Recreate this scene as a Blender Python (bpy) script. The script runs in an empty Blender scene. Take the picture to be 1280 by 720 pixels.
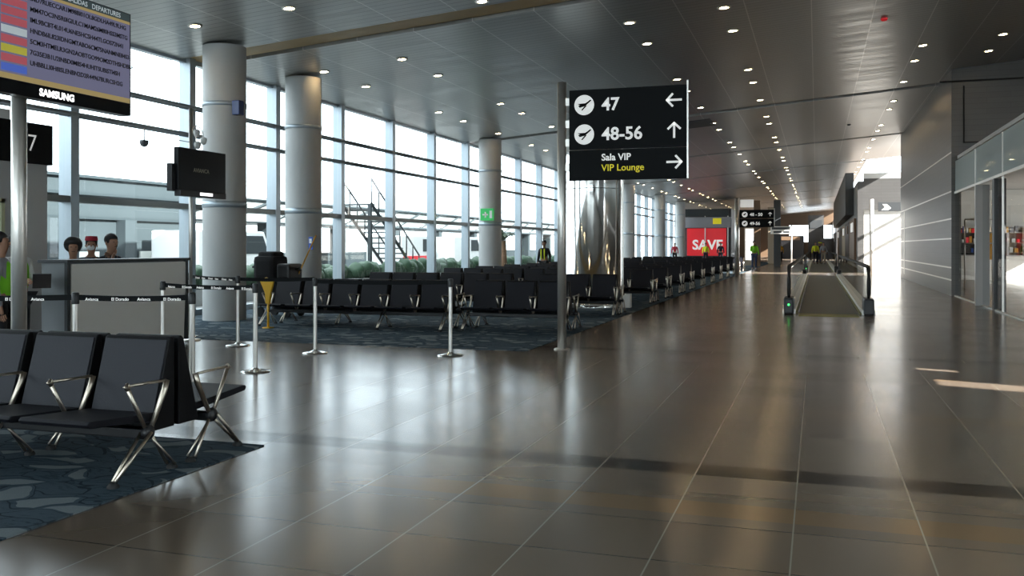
import bpy, bmesh, math, random
from mathutils import Vector, Matrix
random.seed(7)
PI = math.pi
S = bpy.context.scene
C = S.collection
# ------------------------------------------------------------------ camera
FPX = 1150.0
TH = math.atan(381 / FPX)
cam_d = bpy.data.cameras.new('camera')
cam = bpy.data.objects.new('camera', cam_d)
C.objects.link(cam)
cam.location = (0, 0, 1.4)
cam.rotation_euler = (PI / 2, 0, TH)
cam_d.sensor_width = 36
cam_d.lens = FPX / 1280 * 36
cam_d.shift_y = -52 / 1280
cam_d.clip_end = 600
S.camera = cam

# ------------------------------------------------------------------ materials
def mat(name, col, rough=.5, metal=0., spec=.5, emit=None, es=0., coat=0.):
    m = bpy.data.materials.new(name)
    m.use_nodes = True
    b = m.node_tree.nodes['Principled BSDF']
    b.inputs['Base Color'].default_value = (*col, 1)
    b.inputs['Roughness'].default_value = rough
    b.inputs['Metallic'].default_value = metal
    b.inputs['Specular IOR Level'].default_value = spec
    b.inputs['Coat Weight'].default_value = coat
    if emit:
        b.inputs['Emission Color'].default_value = (*emit, 1)
        b.inputs['Emission Strength'].default_value = es
    return m

class NT:
    def __init__(s, m):
        s.t = m.node_tree; s.n = s.t.nodes; s.l = s.t.links
        s.b = s.n.get('Principled BSDF')
    def new(s, typ, **kw):
        x = s.n.new(typ)
        for k, v in kw.items(): setattr(x, k, v)
        return x
    def link(s, a, b): s.l.new(a, b)
    def math(s, op, a, b=None, c=None):
        x = s.n.new('ShaderNodeMath'); x.operation = op
        for i, v in enumerate((a, b, c)):
            if v is None: continue
            if isinstance(v, (int, float)): x.inputs[i].default_value = v
            else: s.l.new(v, x.inputs[i])
        return x.outputs[0]
    def mix(s, f, a, b):
        x = s.n.new('ShaderNodeMix'); x.data_type = 'RGBA'
        if isinstance(f, (int, float)): x.inputs[0].default_value = f
        else: s.l.new(f, x.inputs[0])
        for i, v in ((6, a), (7, b)):
            if isinstance(v, tuple): x.inputs[i].default_value = (*v, 1)
            else: s.l.new(v, x.inputs[i])
        return x.outputs[2]
    def noise(s, scale, vec=None, detail=3, rough=.5, dist=0.):
        x = s.n.new('ShaderNodeTexNoise')
        x.inputs['Scale'].default_value = scale; x.inputs['Detail'].default_value = detail
        x.inputs['Roughness'].default_value = rough; x.inputs['Distortion'].default_value = dist
        if vec is not None: s.l.new(vec, x.inputs['Vector'])
        return x.outputs['Fac']
    def pos(s):
        g = s.n.new('ShaderNodeNewGeometry')
        sp = s.n.new('ShaderNodeSeparateXYZ'); s.l.new(g.outputs['Position'], sp.inputs[0])
        return g.outputs['Position'], sp.outputs[0], sp.outputs[1], sp.outputs[2]
    def ramp(s, f, stops):
        x = s.n.new('ShaderNodeValToRGB'); s.l.new(f, x.inputs[0])
        e = x.color_ramp.elements
        while len(e) < len(stops): e.new(.5)
        for i, (p, c) in enumerate(stops):
            e[i].position = p; e[i].color = (*c, 1)
        return x.outputs[0]
    def scalevec(s, vec, sc):
        x = s.n.new('ShaderNodeMapping'); s.l.new(vec, x.inputs[0]); x.inputs['Scale'].default_value = sc
        return x.outputs[0]

def make_floor():
    m = mat('polished_tile', (.13, .1, .075), .13)
    t = NT(m); P, X, Y, Z = t.pos()
    u = t.math('DIVIDE', t.math('ADD', X, .11), .6); v = t.math('DIVIDE', t.math('ADD', Y, -4.1), .6)
    fu = t.math('FRACT', u); fv = t.math('FRACT', v)
    du = t.math('ABSOLUTE', t.math('SUBTRACT', fu, .5)); dv = t.math('ABSOLUTE', t.math('SUBTRACT', fv, .5))
    ju = t.math('GREATER_THAN', du, .4935); jv = t.math('GREATER_THAN', dv, .4925)
    wn = t.new('ShaderNodeTexWhiteNoise'); wn.noise_dimensions = '2D'
    cb = t.new('ShaderNodeCombineXYZ'); t.link(t.math('FLOOR', u), cb.inputs[0]); t.link(t.math('FLOOR', v), cb.inputs[1])
    t.link(cb.outputs[0], wn.inputs['Vector'])
    base = t.mix(wn.outputs['Value'], (.125, .095, .07), (.16, .124, .093))
    n = t.noise(1.3, P, 5, .6)
    base = t.mix(t.math('MULTIPLY', n, .2), base, (.16, .128, .1))
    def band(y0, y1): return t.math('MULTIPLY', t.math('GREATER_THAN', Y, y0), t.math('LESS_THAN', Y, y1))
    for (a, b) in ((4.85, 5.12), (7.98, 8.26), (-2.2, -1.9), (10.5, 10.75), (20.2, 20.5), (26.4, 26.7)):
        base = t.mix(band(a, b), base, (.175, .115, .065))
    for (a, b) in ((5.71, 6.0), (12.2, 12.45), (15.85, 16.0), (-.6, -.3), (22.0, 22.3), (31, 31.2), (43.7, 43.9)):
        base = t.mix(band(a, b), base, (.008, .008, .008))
    base = t.mix(jv, base, (.03, .026, .02))
    base = t.mix(ju, base, (.26, .235, .19))
    t.link(base, t.b.inputs['Base Color'])
    r = t.math('ADD', .16, t.math('MULTIPLY', t.noise(.5, P, 2, .5), .05))
    r = t.math('ADD', r, t.math('MULTIPLY', wn.outputs['Value'], .035))
    t.link(r, t.b.inputs['Roughness'])
    # each polished tile sits with a minute tilt and a faint waviness
    bp = t.new('ShaderNodeBump'); bp.inputs['Strength'].default_value = .03; bp.inputs['Distance'].default_value = .03
    t.link(t.noise(1.1, P, 1), bp.inputs['Height']); t.link(bp.outputs[0], t.b.inputs['Normal'])
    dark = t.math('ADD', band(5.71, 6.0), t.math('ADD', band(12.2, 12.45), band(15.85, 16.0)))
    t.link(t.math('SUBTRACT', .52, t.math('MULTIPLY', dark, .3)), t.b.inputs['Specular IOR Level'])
    return m

def make_carpet():
    m = mat('patterned_carpet', (.05, .07, .09), .95, spec=.1)
    t = NT(m); P, X, Y, Z = t.pos()
    w = t.new('ShaderNodeTexNoise'); w.inputs['Scale'].default_value = 2.0; t.link(P, w.inputs['Vector'])
    mx = t.new('ShaderNodeVectorMath'); mx.operation = 'MULTIPLY_ADD'; t.link(w.outputs['Color'], mx.inputs[0])
    mx.inputs[1].default_value = (.7, .5, 0); t.link(P, mx.inputs[2])
    vo = t.new('ShaderNodeTexVoronoi'); vo.feature = 'DISTANCE_TO_EDGE'; vo.inputs['Scale'].default_value = 4.2
    t.link(t.scalevec(mx.outputs[0], (.8, 1.3, 1)), vo.inputs['Vector'])
    edge = t.math('LESS_THAN', vo.outputs['Distance'], .02)
    vc = t.new('ShaderNodeTexVoronoi'); vc.inputs['Scale'].default_value = 4.2
    t.link(t.scalevec(mx.outputs[0], (.8, 1.5, 1)), vc.inputs['Vector'])
    vo.inputs['Scale'].default_value = 4.2; vo.inputs['Vector'].links[0].from_node.inputs['Scale'].default_value = (.8, 1.5, 1)
    sp = t.new('ShaderNodeSeparateColor'); t.link(vc.outputs['Color'], sp.inputs[0])
    leaf = t.math('GREATER_THAN', sp.outputs[0], .58)
    inner = t.math('GREATER_THAN', vo.outputs['Distance'], .13)
    streak = t.noise(1.0, t.scalevec(mx.outputs[0], (7, 26, 1)), 4, .7)
    st = t.math('GREATER_THAN', streak, .56)
    base = t.mix(st, (.058, .088, .112), (.026, .045, .062))
    base = t.mix(t.math('MULTIPLY', sp.outputs[1], .5), base, (.075, .105, .13))
    base = t.mix(t.math('MULTIPLY', leaf, inner), base, (.2, .235, .25))
    base = t.mix(edge, base, (.018, .03, .042))
    base = t.mix(t.math('MULTIPLY', t.noise(160, P, 2), .4), base, (.02, .03, .04))
    t.link(base, t.b.inputs['Base Color'])
    bp = t.new('ShaderNodeBump'); bp.inputs['Strength'].default_value = .5; bp.inputs['Distance'].default_value = .01
    t.link(t.noise(220, P, 2), bp.inputs['Height']); t.link(bp.outputs[0], t.b.inputs['Normal'])
    return m

def make_ceiling():
    m = mat('linear_metal_ceiling', (.3, .29, .28), .38, .55)
    t = NT(m); P, X, Y, Z = t.pos()
    fy = t.math('FRACT', t.math('DIVIDE', Y, .2))
    gap = t.math('GREATER_THAN', t.math('ABSOLUTE', t.math('SUBTRACT', fy, .5)), .455)
    fx = t.math('FRACT', t.math('DIVIDE', t.math('ADD', X, .1), 1.2))
    seam = t.math('GREATER_THAN', t.math('ABSOLUTE', t.math('SUBTRACT', fx, .5)), .492)
    wn = t.new('ShaderNodeTexWhiteNoise'); wn.noise_dimensions = '2D'
    cb = t.new('ShaderNodeCombineXYZ'); t.link(t.math('FLOOR', t.math('DIVIDE', Y, .2)), cb.inputs[0])
    t.link(t.math('FLOOR', t.math('DIVIDE', t.math('ADD', X, .1), 1.2)), cb.inputs[1]); t.link(cb.outputs[0], wn.inputs['Vector'])
    base = t.mix(wn.outputs['Value'], (.4, .39, .37), (.47, .46, .44))
    base = t.mix(gap, base, (.19, .185, .175)); base = t.mix(seam, base, (.7, .68, .65))
    t.link(base, t.b.inputs['Base Color'])
    r = t.math('ADD', .3, t.math('MULTIPLY', wn.outputs['Value'], .1)); t.link(r, t.b.inputs['Roughness'])
    return m

def make_stone():
    m = mat('grey_wall_panel', (.2, .2, .2), .35, .1)
    t = NT(m); P, X, Y, Z = t.pos()
    br = t.new('ShaderNodeTexBrick'); br.inputs['Scale'].default_value = 1
    cb = t.new('ShaderNodeCombineXYZ'); t.link(t.math('ADD', X, Y), cb.inputs[0]); t.link(Z, cb.inputs[1]); t.link(cb.outputs[0], br.inputs['Vector'])
    br.inputs['Brick Width'].default_value = 1.2; br.inputs['Row Height'].default_value = .15
    br.inputs['Mortar Size'].default_value = .006
    br.inputs['Color1'].default_value = (.09, .088, .087, 1); br.inputs['Color2'].default_value = (.1, .098, .097, 1)
    br.inputs['Mortar'].default_value = (.075, .073, .072, 1)
    t.link(br.outputs['Color'], t.b.inputs['Base Color'])
    return m

def make_concrete(name, c1, c2, rough=.6, scale=2.):
    m = mat(name, c1, rough); t = NT(m); P, X, Y, Z = t.pos()
    t.link(t.mix(t.noise(scale, P, 6, .6), c1, c2), t.b.inputs['Base Color'])
    bp = t.new('ShaderNodeBump'); bp.inputs['Strength'].default_value = .15; bp.inputs['Distance'].default_value = .02
    t.link(t.noise(scale * 8, P, 3), bp.inputs['Height']); t.link(bp.outputs[0], t.b.inputs['Normal'])
    return m

def make_leather(name, c):
    m = mat(name, c, .55, spec=.2); t = NT(m); P, X, Y, Z = t.pos()
    bp = t.new('ShaderNodeBump'); bp.inputs['Strength'].default_value = .25; bp.inputs['Distance'].default_value = .004
    t.link(t.noise(90, P, 3), bp.inputs['Height']); t.link(bp.outputs[0], t.b.inputs['Normal'])
    return m

def make_glass(name, tint, refl, rough=0., milky=0., mc=(.8, .85, .9)):
    m = bpy.data.materials.new(name); m.use_nodes = True
    t = NT(m); t.n.remove(t.b)
    out = t.n['Material Output']
    tr = t.new('ShaderNodeBsdfTransparent'); tr.inputs[0].default_value = (*tint, 1)
    gl = t.new('ShaderNodeBsdfGlossy'); gl.inputs['Roughness'].default_value = rough
    fr = t.new('ShaderNodeFresnel'); fr.inputs[0].default_value = 1.45
    lw = t.new('ShaderNodeNewGeometry'); bf = lw.outputs['Backfacing']
    f = t.math('MINIMUM', t.math('ADD', t.math('MULTIPLY', t.math('MULTIPLY', fr.outputs[0], t.math('SUBTRACT', 1, bf)), .8), refl), 1)
    mx = t.new('ShaderNodeMixShader'); t.link(f, mx.inputs[0]); t.link(tr.outputs[0], mx.inputs[1]); t.link(gl.outputs[0], mx.inputs[2])
    last = mx
    if milky:
        df = t.new('ShaderNodeBsdfDiffuse'); df.inputs[0].default_value = (*mc, 1)
        m2 = t.new('ShaderNodeMixShader'); m2.inputs[0].default_value = milky
        t.link(last.outputs[0], m2.inputs[1]); t.link(df.outputs[0], m2.inputs[2]); last = m2
    t.link(last.outputs[0], out.inputs[0])
    return m

M = dict(
    floor=make_floor(), carpet=make_carpet(), ceiling=make_ceiling(), stone=make_stone(),
    concrete=make_concrete('column_concrete', (.4, .41, .41), (.5, .5, .49), .55, 1.2),
    joint=mat('dark_joint', (.012, .011, .01), .8), bronze=make_concrete('bronze_recess', (.6, .4, .17), (.45, .29, .12), .5, 3),
    mullion=mat('aluminium_mullion', (.36, .41, .45), .35, .5), rail=mat('window_rail', (.2, .21, .21), .45, .4),
    glass=make_glass('clear_glass', (.86, .93, .94), .02), clear=make_glass('railing_glass', (.93, .95, .94), .0), shopglass=make_glass('shop_glass', (.8, .84, .85), .16),
    fascia_glass=make_glass('pale_fascia_glass', (.45, .52, .55), .2, .05, .6, (.6, .69, .71)),
    steel=mat('brushed_steel', (.72, .69, .65), .34, .85), chrome=mat('polished_chrome', (.78, .77, .75), .1, 1.),
    armsteel=mat('satin_steel', (.6, .53, .44), .32, 1.),
    leather=make_leather('dark_grey_leather', (.03, .031, .038)), leather_mid=make_leather('dimmed_leather', (.009, .009, .013)), leather_black=make_leather('black_leather', (.004, .004, .005)),
    black=mat('black_plastic', (.012, .012, .014), .4), blackgloss=mat('black_gloss', (.006, .007, .009), .3, spec=.2),
    rubber=mat('black_rubber', (.015, .015, .015), .7), white=mat('white_paint', (.8, .8, .78), .5),
    cream=make_concrete('counter_laminate', (.82, .8, .75), (.86, .84, .8), .5, 3), grey=mat('grey_laminate', (.22, .235, .25), .5),
    darkgrey=mat('charcoal_trim', (.05, .055, .06), .5), lightgrey=mat('pale_grey_panel', (.48, .48, .48), .55),
    warm=mat('downlight_lens', (1, .9, .7), .5, emit=(1, .72, .38), es=75), lampring=mat('lamp_ring', (.7, .68, .62), .35, .6),
    signwhite=mat('sign_white', (.85, .85, .83), .5, emit=(1, 1, .97), es=.35), signyellow=mat('sign_yellow', (.8, .68, .02), .5, emit=(1, .85, .02), es=.25),
    signblack=mat('sign_black', (.005, .006, .007), .6, spec=.12),
    screen=mat('screen_slate', (.06, .06, .1), .25, emit=(.27, .27, .42), es=.42), screen_head=mat('screen_head', (.02, .03, .03), .25, emit=(.1, .14, .15), es=.35),
    screen_gold=mat('screen_gold', (.2, .14, .05), .3, emit=(.6, .46, .2), es=.42), screen_text=mat('screen_text', (.01, .01, .015), .4),
    screen_red=mat('screen_red', (.3, .04, .05), .4, emit=(.65, .16, .2), es=.4), screen_blue=mat('screen_blue', (.03, .08, .3), .4, emit=(.12, .2, .75), es=.45),
    screen_lime=mat('screen_lime', (.3, .3, .03), .4, emit=(.55, .5, .08), es=.5), screen_white=mat('screen_white', (.6, .6, .6), .4, emit=(.5, .6, .65), es=.45),
    logo=mat('lit_logo', (.9, .9, .9), .4, emit=(1, 1, 1), es=1.6), dimlogo=mat('dim_logo', (.3, .28, .22), .4),
    yellow=mat('yellow_plastic', (.75, .42, .02), .5), orange=mat('orange_pole', (.7, .35, .04), .5), red=mat('red_panel', (.65, .02, .03), .4, emit=(1, .03, .04), es=.25),
    redcloth=mat('red_cloth', (.4, .02, .04), .8), navy=mat('navy_cloth', (.012, .015, .03), .85), blackcloth=mat('black_cloth', (.01, .01, .012), .9),
    lime=mat('lime_cloth', (.25, .75, .03), .8), vestyellow=mat('vest_yellow', (.75, .8, .03), .8), whitecloth=mat('white_cloth', (.75, .75, .73), .85),
    greycloth=mat('grey_cloth', (.3, .3, .32), .85), denim=mat('denim', (.04, .06, .13), .9), skin=mat('skin', (.36, .19, .12), .55), hair=mat('black_hair', (.01, .008, .008), .6),
    green=mat('exit_green', (.02, .35, .08), .5, emit=(.05, .6, .15), es=.3), greenlamp=mat('green_lamp', (.05, .8, .1), .5, emit=(.05, 1, .15), es=4),
    blue=mat('sign_blue', (.03, .09, .4), .5), bluelens=mat('blue_lens', (.02, .04, .15), .2),
    belt=mat('walkway_belt', (.07, .07, .055), .5, .2), deck=mat('walkway_deck', (.75, .74, .7), .4, .7), comb=mat('comb_yellow', (.22, .2, .05), .5),
    asphalt=make_concrete('apron_concrete', (.3, .3, .29), (.36, .36, .35), .9, .3), facade=make_concrete('facade_bluegrey', (.022, .031, .035), (.03, .04, .045), .5, .4),
    facade_dark=mat('facade_dark', (.02, .028, .032), .4), facade_pale=mat('facade_pale', (.16, .18, .18), .5), win_light=mat('pale_window_blind', (.85, .85, .8), .5),
    wood=mat('palm_trunk', (.16, .09, .05), .9), leaf=mat('palm_leaf', (.03, .07, .035), .6), brown=mat('brown_pillar', (.16, .1, .06), .5),
    tan=mat('tan_panel', (.4, .33, .25), .6), skyblue=mat('mask_white', (.75, .8, .82), .7),
)
# ------------------------------------------------------------------ mesh helpers
class MB:
    def __init__(s): s.bm = bmesh.new(); s.mi = 0
    def _m(s, fs, mi):
        for f in fs: f.material_index = mi
    def box(s, x0, x1, y0, y1, z0, z1, mi=0, bev=0.):
        r = bmesh.ops.create_cube(s.bm, size=1)
        vs = r['verts']
        for v in vs:
            v.co = Vector(((x0 + x1) / 2 + v.co.x * (x1 - x0), (y0 + y1) / 2 + v.co.y * (y1 - y0), (z0 + z1) / 2 + v.co.z * (z1 - z0)))
        fs = set(f for v in vs for f in v.link_faces); s._m(fs, mi)
        if bev:
            es = list(set(e for v in vs for e in v.link_edges))
            r2 = bmesh.ops.bevel(s.bm, geom=es, offset=bev, segments=2, affect='EDGES', profile=.6)
            s._m(r2['faces'], mi)
        return s
    def tube(s, pts, r, n=8, mi=0, caps=True, smooth=True):
        pts = [Vector(p) for p in pts]; rings = []
        rr = r if isinstance(r, (list, tuple)) else [r] * len(pts)
        for i, p in enumerate(pts):
            a = pts[max(i - 1, 0)]; b = pts[min(i + 1, len(pts) - 1)]
            d = (b - a).normalized()
            up = Vector((0, 0, 1)) if abs(d.z) < .95 else Vector((1, 0, 0))
            u = d.cross(up).normalized(); v = d.cross(u).normalized()
            rings.append([s.bm.verts.new(p + (u * math.cos(2 * PI * k / n) + v * math.sin(2 * PI * k / n)) * rr[i]) for k in range(n)])
        fs = []
        for i in range(len(rings) - 1):
            for k in range(n):
                f = s.bm.faces.new((rings[i][k], rings[i][(k + 1) % n], rings[i + 1][(k + 1) % n], rings[i + 1][k])); f.smooth = smooth; fs.append(f)
        if caps:
            fs.append(s.bm.faces.new(rings[0][::-1])); fs.append(s.bm.faces.new(rings[-1]))
        s._m(fs, mi); return s
    def lathe(s, prof, c=(0, 0, 0), n=32, mi=0, smooth=True):
        rings = []
        for (r, z) in prof:
            if r < 1e-6: rings.append([s.bm.verts.new((c[0], c[1], c[2] + z))])
            else: rings.append([s.bm.verts.new((c[0] + r * math.cos(2 * PI * k / n), c[1] + r * math.sin(2 * PI * k / n), c[2] + z)) for k in range(n)])
        fs = []
        for a, b in zip(rings, rings[1:]):
            for k in range(n):
                k2 = (k + 1) % n
                q = [a[k % len(a)], a[k2 % len(a)], b[k2 % len(b)], b[k % len(b)]]
                q2 = []
                for v in q:
                    if v not in q2: q2.append(v)
                if len(q2) >= 3:
                    try: f = s.bm.faces.new(q2); f.smooth = smooth; fs.append(f)
                    except ValueError: pass
        s._m(fs, mi); return s
    def prism(s, poly, axis, a, b, mi=0, bev=0.):
        """poly: list of 2D points in the plane normal to axis (x: (y,z), y: (x,z), z: (x,y))"""
        def P(p, t): return {'x': (t, p[0], p[1]), 'y': (p[0], t, p[1]), 'z': (p[0], p[1], t)}[axis]
        A = [s.bm.verts.new(P(p, a)) for p in poly]; B = [s.bm.verts.new(P(p, b)) for p in poly]
        fs = [s.bm.faces.new(A[::-1]), s.bm.faces.new(B)]; n = len(poly)
        for i in range(n): fs.append(s.bm.faces.new((A[i], A[(i + 1) % n], B[(i + 1) % n], B[i])))
        s._m(fs, mi)
        bmesh.ops.recalc_face_normals(s.bm, faces=fs)
        if bev:
            es = list(set(e for f in fs for e in f.edges))
            r2 = bmesh.ops.bevel(s.bm, geom=es, offset=bev, segments=2, affect='EDGES', profile=.6); s._m(r2['faces'], mi)
        return s
    def ball(s, c, r, mi=0, sub=2):
        if isinstance(r, (int, float)): r = (r, r, r)
        q = bmesh.ops.create_icosphere(s.bm, subdivisions=sub, radius=1)
        for v in q['verts']: v.co = Vector((c[0] + v.co.x * r[0], c[1] + v.co.y * r[1], c[2] + v.co.z * r[2]))
        for f in set(f for v in q['verts'] for f in v.link_faces): f.smooth = True; f.material_index = mi
        return s
    def quad(s, pts, mi=0):
        f = s.bm.faces.new([s.bm.verts.new(p) for p in pts]); f.material_index = mi; return s
    def build(s, name, mats, parent=None, loc=None, rot=None):
        me = bpy.data.meshes.new(name); s.bm.to_mesh(me); s.bm.free()
        for m in (mats if isinstance(mats, (list, tuple)) else [mats]): me.materials.append(M[m] if isinstance(m, str) else m)
        o = bpy.data.objects.new(name, me); C.objects.link(o)
        if parent: o.parent = parent
        if loc: o.location = loc
        if rot: o.rotation_euler = rot
        return o

def tag(o, label=None, cat=None, group=None, kind=None):
    if label: o['label'] = label
    if cat: o['category'] = cat
    if group: o['group'] = group
    if kind: o['kind'] = kind
    return o
def thing(name, label, cat, loc=(0, 0, 0), rz=0, group=None, kind=None):
    o = bpy.data.objects.new(name, None); C.objects.link(o); o.empty_display_size = .1
    o.location = loc; o.rotation_euler = (0, 0, rz)
    return tag(o, label, cat, group, kind)
def struct(name, mb, mats): return tag(mb.build(name, mats), kind='structure')
def copy_tree(o, parent=None):
    c = o.copy(); C.objects.link(c)
    if parent: c.parent = parent
    for ch in list(o.children): copy_tree(ch, c)
    return c
def text(name, body, size, material, parent, loc, face, bold=0., depth=.004, align='LEFT'):
    """face: '-y' reads when looking towards +Y, '+x' reads when looking towards -X"""
    cu = bpy.data.curves.new(name, 'FONT'); cu.body = body; cu.size = size; cu.extrude = depth; cu.offset = bold
    cu.align_x = align; cu.resolution_u = 3
    t = bpy.data.objects.new(name, cu); C.objects.link(t)
    bpy.context.view_layer.update()
    me = bpy.data.meshes.new_from_object(t.evaluated_get(bpy.context.evaluated_depsgraph_get()))
    bpy.data.objects.remove(t)
    me.name = name; me.materials.clear(); me.materials.append(M[material])
    o = bpy.data.objects.new(name, me); C.objects.link(o); o.parent = parent; o.location = loc
    o.rotation_euler = {'-y': (PI / 2, 0, 0), '+x': (PI / 2, 0, PI / 2)}[face]
    return o

def hceil(x): return 6.1 + .082 * x
# ------------------------------------------------------------------ floor, ground, ceiling
struct('floor', MB().box(-12.3, 12, -9, 140, -.2, 0), 'floor')
struct('ground', MB().box(-160, -12.3, -60, 260, -.25, -.05).box(12, 120, -60, 260, -.25, -.05), 'asphalt')
def carpet(name, x0, x1, y0, y1, label):
    tag(MB().box(x0, x1, y0, y1, .0, .008).build(name, 'carpet'), label, 'carpet', kind='structure')
carpet('carpet', -11.9, -3.68, -6, 5.58, '')
carpet('carpet', -11.9, -3.68, 11.7, 86, '')
joints = [-6, 4.6, 15.66, 31.0, 43.9, 56.2, 68.8, 81.3, 94, 107, 120]
cm = MB()
edges = [-9] + joints + [140]
for i in range(len(edges) - 1):
    a = edges[i]; b = edges[i + 1]
    ga = .4 if a in (15.66,) else .27; gb = .4 if b in (15.66,) else .27
    y0 = a + (ga if i else 0); y1 = b - (gb if i < len(edges) - 2 else 0)
    for (x0, x1) in ((-12.2, 4.35 if b < 5 else 6.0 if a == 43.9 else 2.7 if a > 50 else 12),):
        cm.prism([(x0, hceil(x0)), (x1, hceil(x1)), (x1, hceil(x1) + .45), (x0, hceil(x0) + .45)], 'y', y0, y1)
struct('ceiling', cm, 'ceiling')
rm = MB()
for (a, b, x1) in ((-9.2, 4.6, 4.5), (4.6, 43.9, 12.2), (43.9, 56.2, 6.1), (56.2, 140, 2.75)): rm.prism([(-12.6, hceil(-12.6) + .5), (x1, hceil(x1) + .5), (x1, hceil(x1) + .7), (-12.6, hceil(-12.6) + .7)], 'y', a, b)
struct('roof', rm, 'joint')
bz = MB()
for y in (15.27, 16.05):
    pass
bz.prism([(-12.2, hceil(-12.2) + .04), (1.2, hceil(1.2) + .04), (1.2, hceil(1.2) + .3), (-12.2, hceil(-12.2) + .3)], 'y', 15.27, 15.95)
struct('trim_1', bz, 'bronze')

# ------------------------------------------------------------------ window wall on the left
XW = -12.0
MY = [12.4 + 3.08 * k for k in range(-7, 25)]
wn = 0
for i in range(len(MY) - 1):
    y0, y1 = MY[i], MY[i + 1]; wn += 1
    w = bpy.data.objects.new('window_%d' % wn, None); C.objects.link(w); w.location = (XW, y0, 0); tag(w, kind='structure')
    top = hceil(XW) + .05
    f = MB().box(-.12, .14, -.09, .09, 0, top)
    f.box(-.05, .05, .09, 3.0, 0, .12).box(-.05, .05, .09, 3.0, top - .1, top)
    f.build('window_frame', 'mullion', w)
    r = MB()
    r.box(-.08, .12, .0, 3.08, 2.14, 2.25)
    for z in (3.62, 4.17):
        r.tube([(.2, 0, z), (.2, 3.08, z)], .035); r.tube([(.08, 0, z), (.08, 3.08, z)], .045)
        for k in range(5): r.tube([(.08, .3 + k * .6, z), (.2, .6 + k * .6, z)], .012, 5)
    r.build('window_rail', 'rail', w)
    MB().quad([(0, .09, .12), (0, 2.99, .12), (0, 2.99, top - .1), (0, .09, top - .1)]).build('window_pane', 'glass', w)
# solid structure past the windows, back wall, far end
struct('wall_left', MB().box(-12.4, -12.0, MY[-1], 140, 0, 5.6), 'lightgrey')
struct('wall_back', MB().box(-12.4, 12, -9.3, -9, 0, .3).box(-12.4, 12, -9.3, -9, 5.0, 7.5).box(-12.4, -11, -9.3, -9, .3, 5).box(-4, -3.4, -9.3, -9, .3, 5).box(3.4, 12, -9.3, -9, .3, 5), 'lightgrey')
for i, (x0, x1) in enumerate(((-11, -4), (-3.4, 3.4))):
    tag(MB().quad([(x0, -9.15, .3), (x1, -9.15, .3), (x1, -9.15, 5), (x0, -9.15, 5)]).build('window_%d' % (40 + i), 'glass'), kind='structure')
wr = MB().box(4.0, 4.3, -9, 7.2, 0, .3).box(4.0, 4.3, -9, 7.2, 5.2, 6.6).box(4.0, 4.3, -9, -8.6, .3, 5.2).box(4.0, 4.3, 7.2, 8.1, 0, 6.6)
for i in range(5):  # unseen windows, added to bring daylight in from the right
    y0 = -8.6 + i * 3.16
    w = bpy.data.objects.new('window_%d' % (50 + i), None); C.objects.link(w); w.location = (4.15, y0, 0); tag(w, kind='structure')
    MB().box(-.08, .08, -.06, .06, .3, 5.2).box(-.05, .05, .06, 3.1, 2.2, 2.3).box(-.05, .05, .06, 3.1, 3.9, 4.0).build('window_frame', 'mullion', w)
    MB().quad([(0, .06, .3), (0, 3.1, .3), (0, 3.1, 5.2), (0, .06, 5.2)]).build('window_pane', 'glass', w)
struct('wall_sun_screen', MB().box(11.0, 11.4, -16, 6.9, 0, 9.2), 'white')  # unseen wall added to keep direct sun off the right windows
wr.box(4.0, 4.3, 8.1, 9.7, 1.8, 6.6).box(4.0, 4.3, 9.7, 10.35, 0, 6.6)
wr.box(4.0, 4.3, 10.35, 10.6, 1.85, 6.6).box(4.0, 4.3, 10.35, 10.6, 0, 1.45).box(4.0, 4.3, 10.6, 14.5, 0, 6.6)
struct('wall_right', wr, 'lightgrey')
struct('wall_far', MB().box(-12.4, 12, 132, 132.3, 0, 2.0).box(-12.4, -3.6, 132, 132.3, 2.0, 7.5).box(1.9, 12, 132, 132.3, 2, 7.5).box(-3.6, 1.9, 132, 132.3, 4.3, 7.5), 'brown')

# ------------------------------------------------------------------ right-hand stone block and walls beyond
def facade_block(name, x0, x1, y0, y1, h):
    return struct(name, MB().box(x0, x1, y0, y1, 0, h), 'stone')
struct('wall_block', MB().box(3.6, 3.85, 28.5, 45.0, 0, 6.55).box(3.85, 11.7, 28.5, 28.75, 3.96, 7.0).box(3.85, 6.0, 44.8, 45.0, 0, 6.6), 'stone')
bl = MB()  # pale strips stand in for light stripes reflected on the wall
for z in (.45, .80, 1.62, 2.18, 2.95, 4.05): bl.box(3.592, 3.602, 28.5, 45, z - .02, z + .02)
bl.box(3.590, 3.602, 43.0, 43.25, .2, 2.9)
struct('light_stripes', bl, 'steel')
for z in (3.05, 4.05): tag(MB().tube([(6.0, 45.2, z), (6.0, 51, z)], .09, 10).build('shadow_bar', 'steel'), '%s unseen bar added to cast a shadow on the sunlit passage wall' % ('lower' if z < 3.5 else 'upper'), 'rail')  # out-of-view bars added to throw diagonal shadows on the passage wall
tag(MB().box(3.3, 5.4, 28.44, 28.5, 6.02, 6.06).box(3.9, 3.93, 28.44, 28.5, 4.3, 5.9).box(3.9, 5.2, 28.44, 28.5, 4.3, 4.33).build('trim_3', 'joint'), kind='structure')
# wall across the side passage, lit by the low sun
struct('wall_passage', MB().box(2.3, 8.5, 51.0, 51.3, 0, 5.2), 'white')
struct('wall_right_far', MB().box(2.0, 2.3, 50.6, 96, 0, 4.75).box(2.0, 2.3, 104, 132, 0, 4.75).box(2.3, 6, 50.85, 51.0, 3.3, 4.9), 'stone')
struct('trim_4', MB().box(1.55, 2.0, 56, 95, 3.2, 5.6), 'darkgrey')

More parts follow.
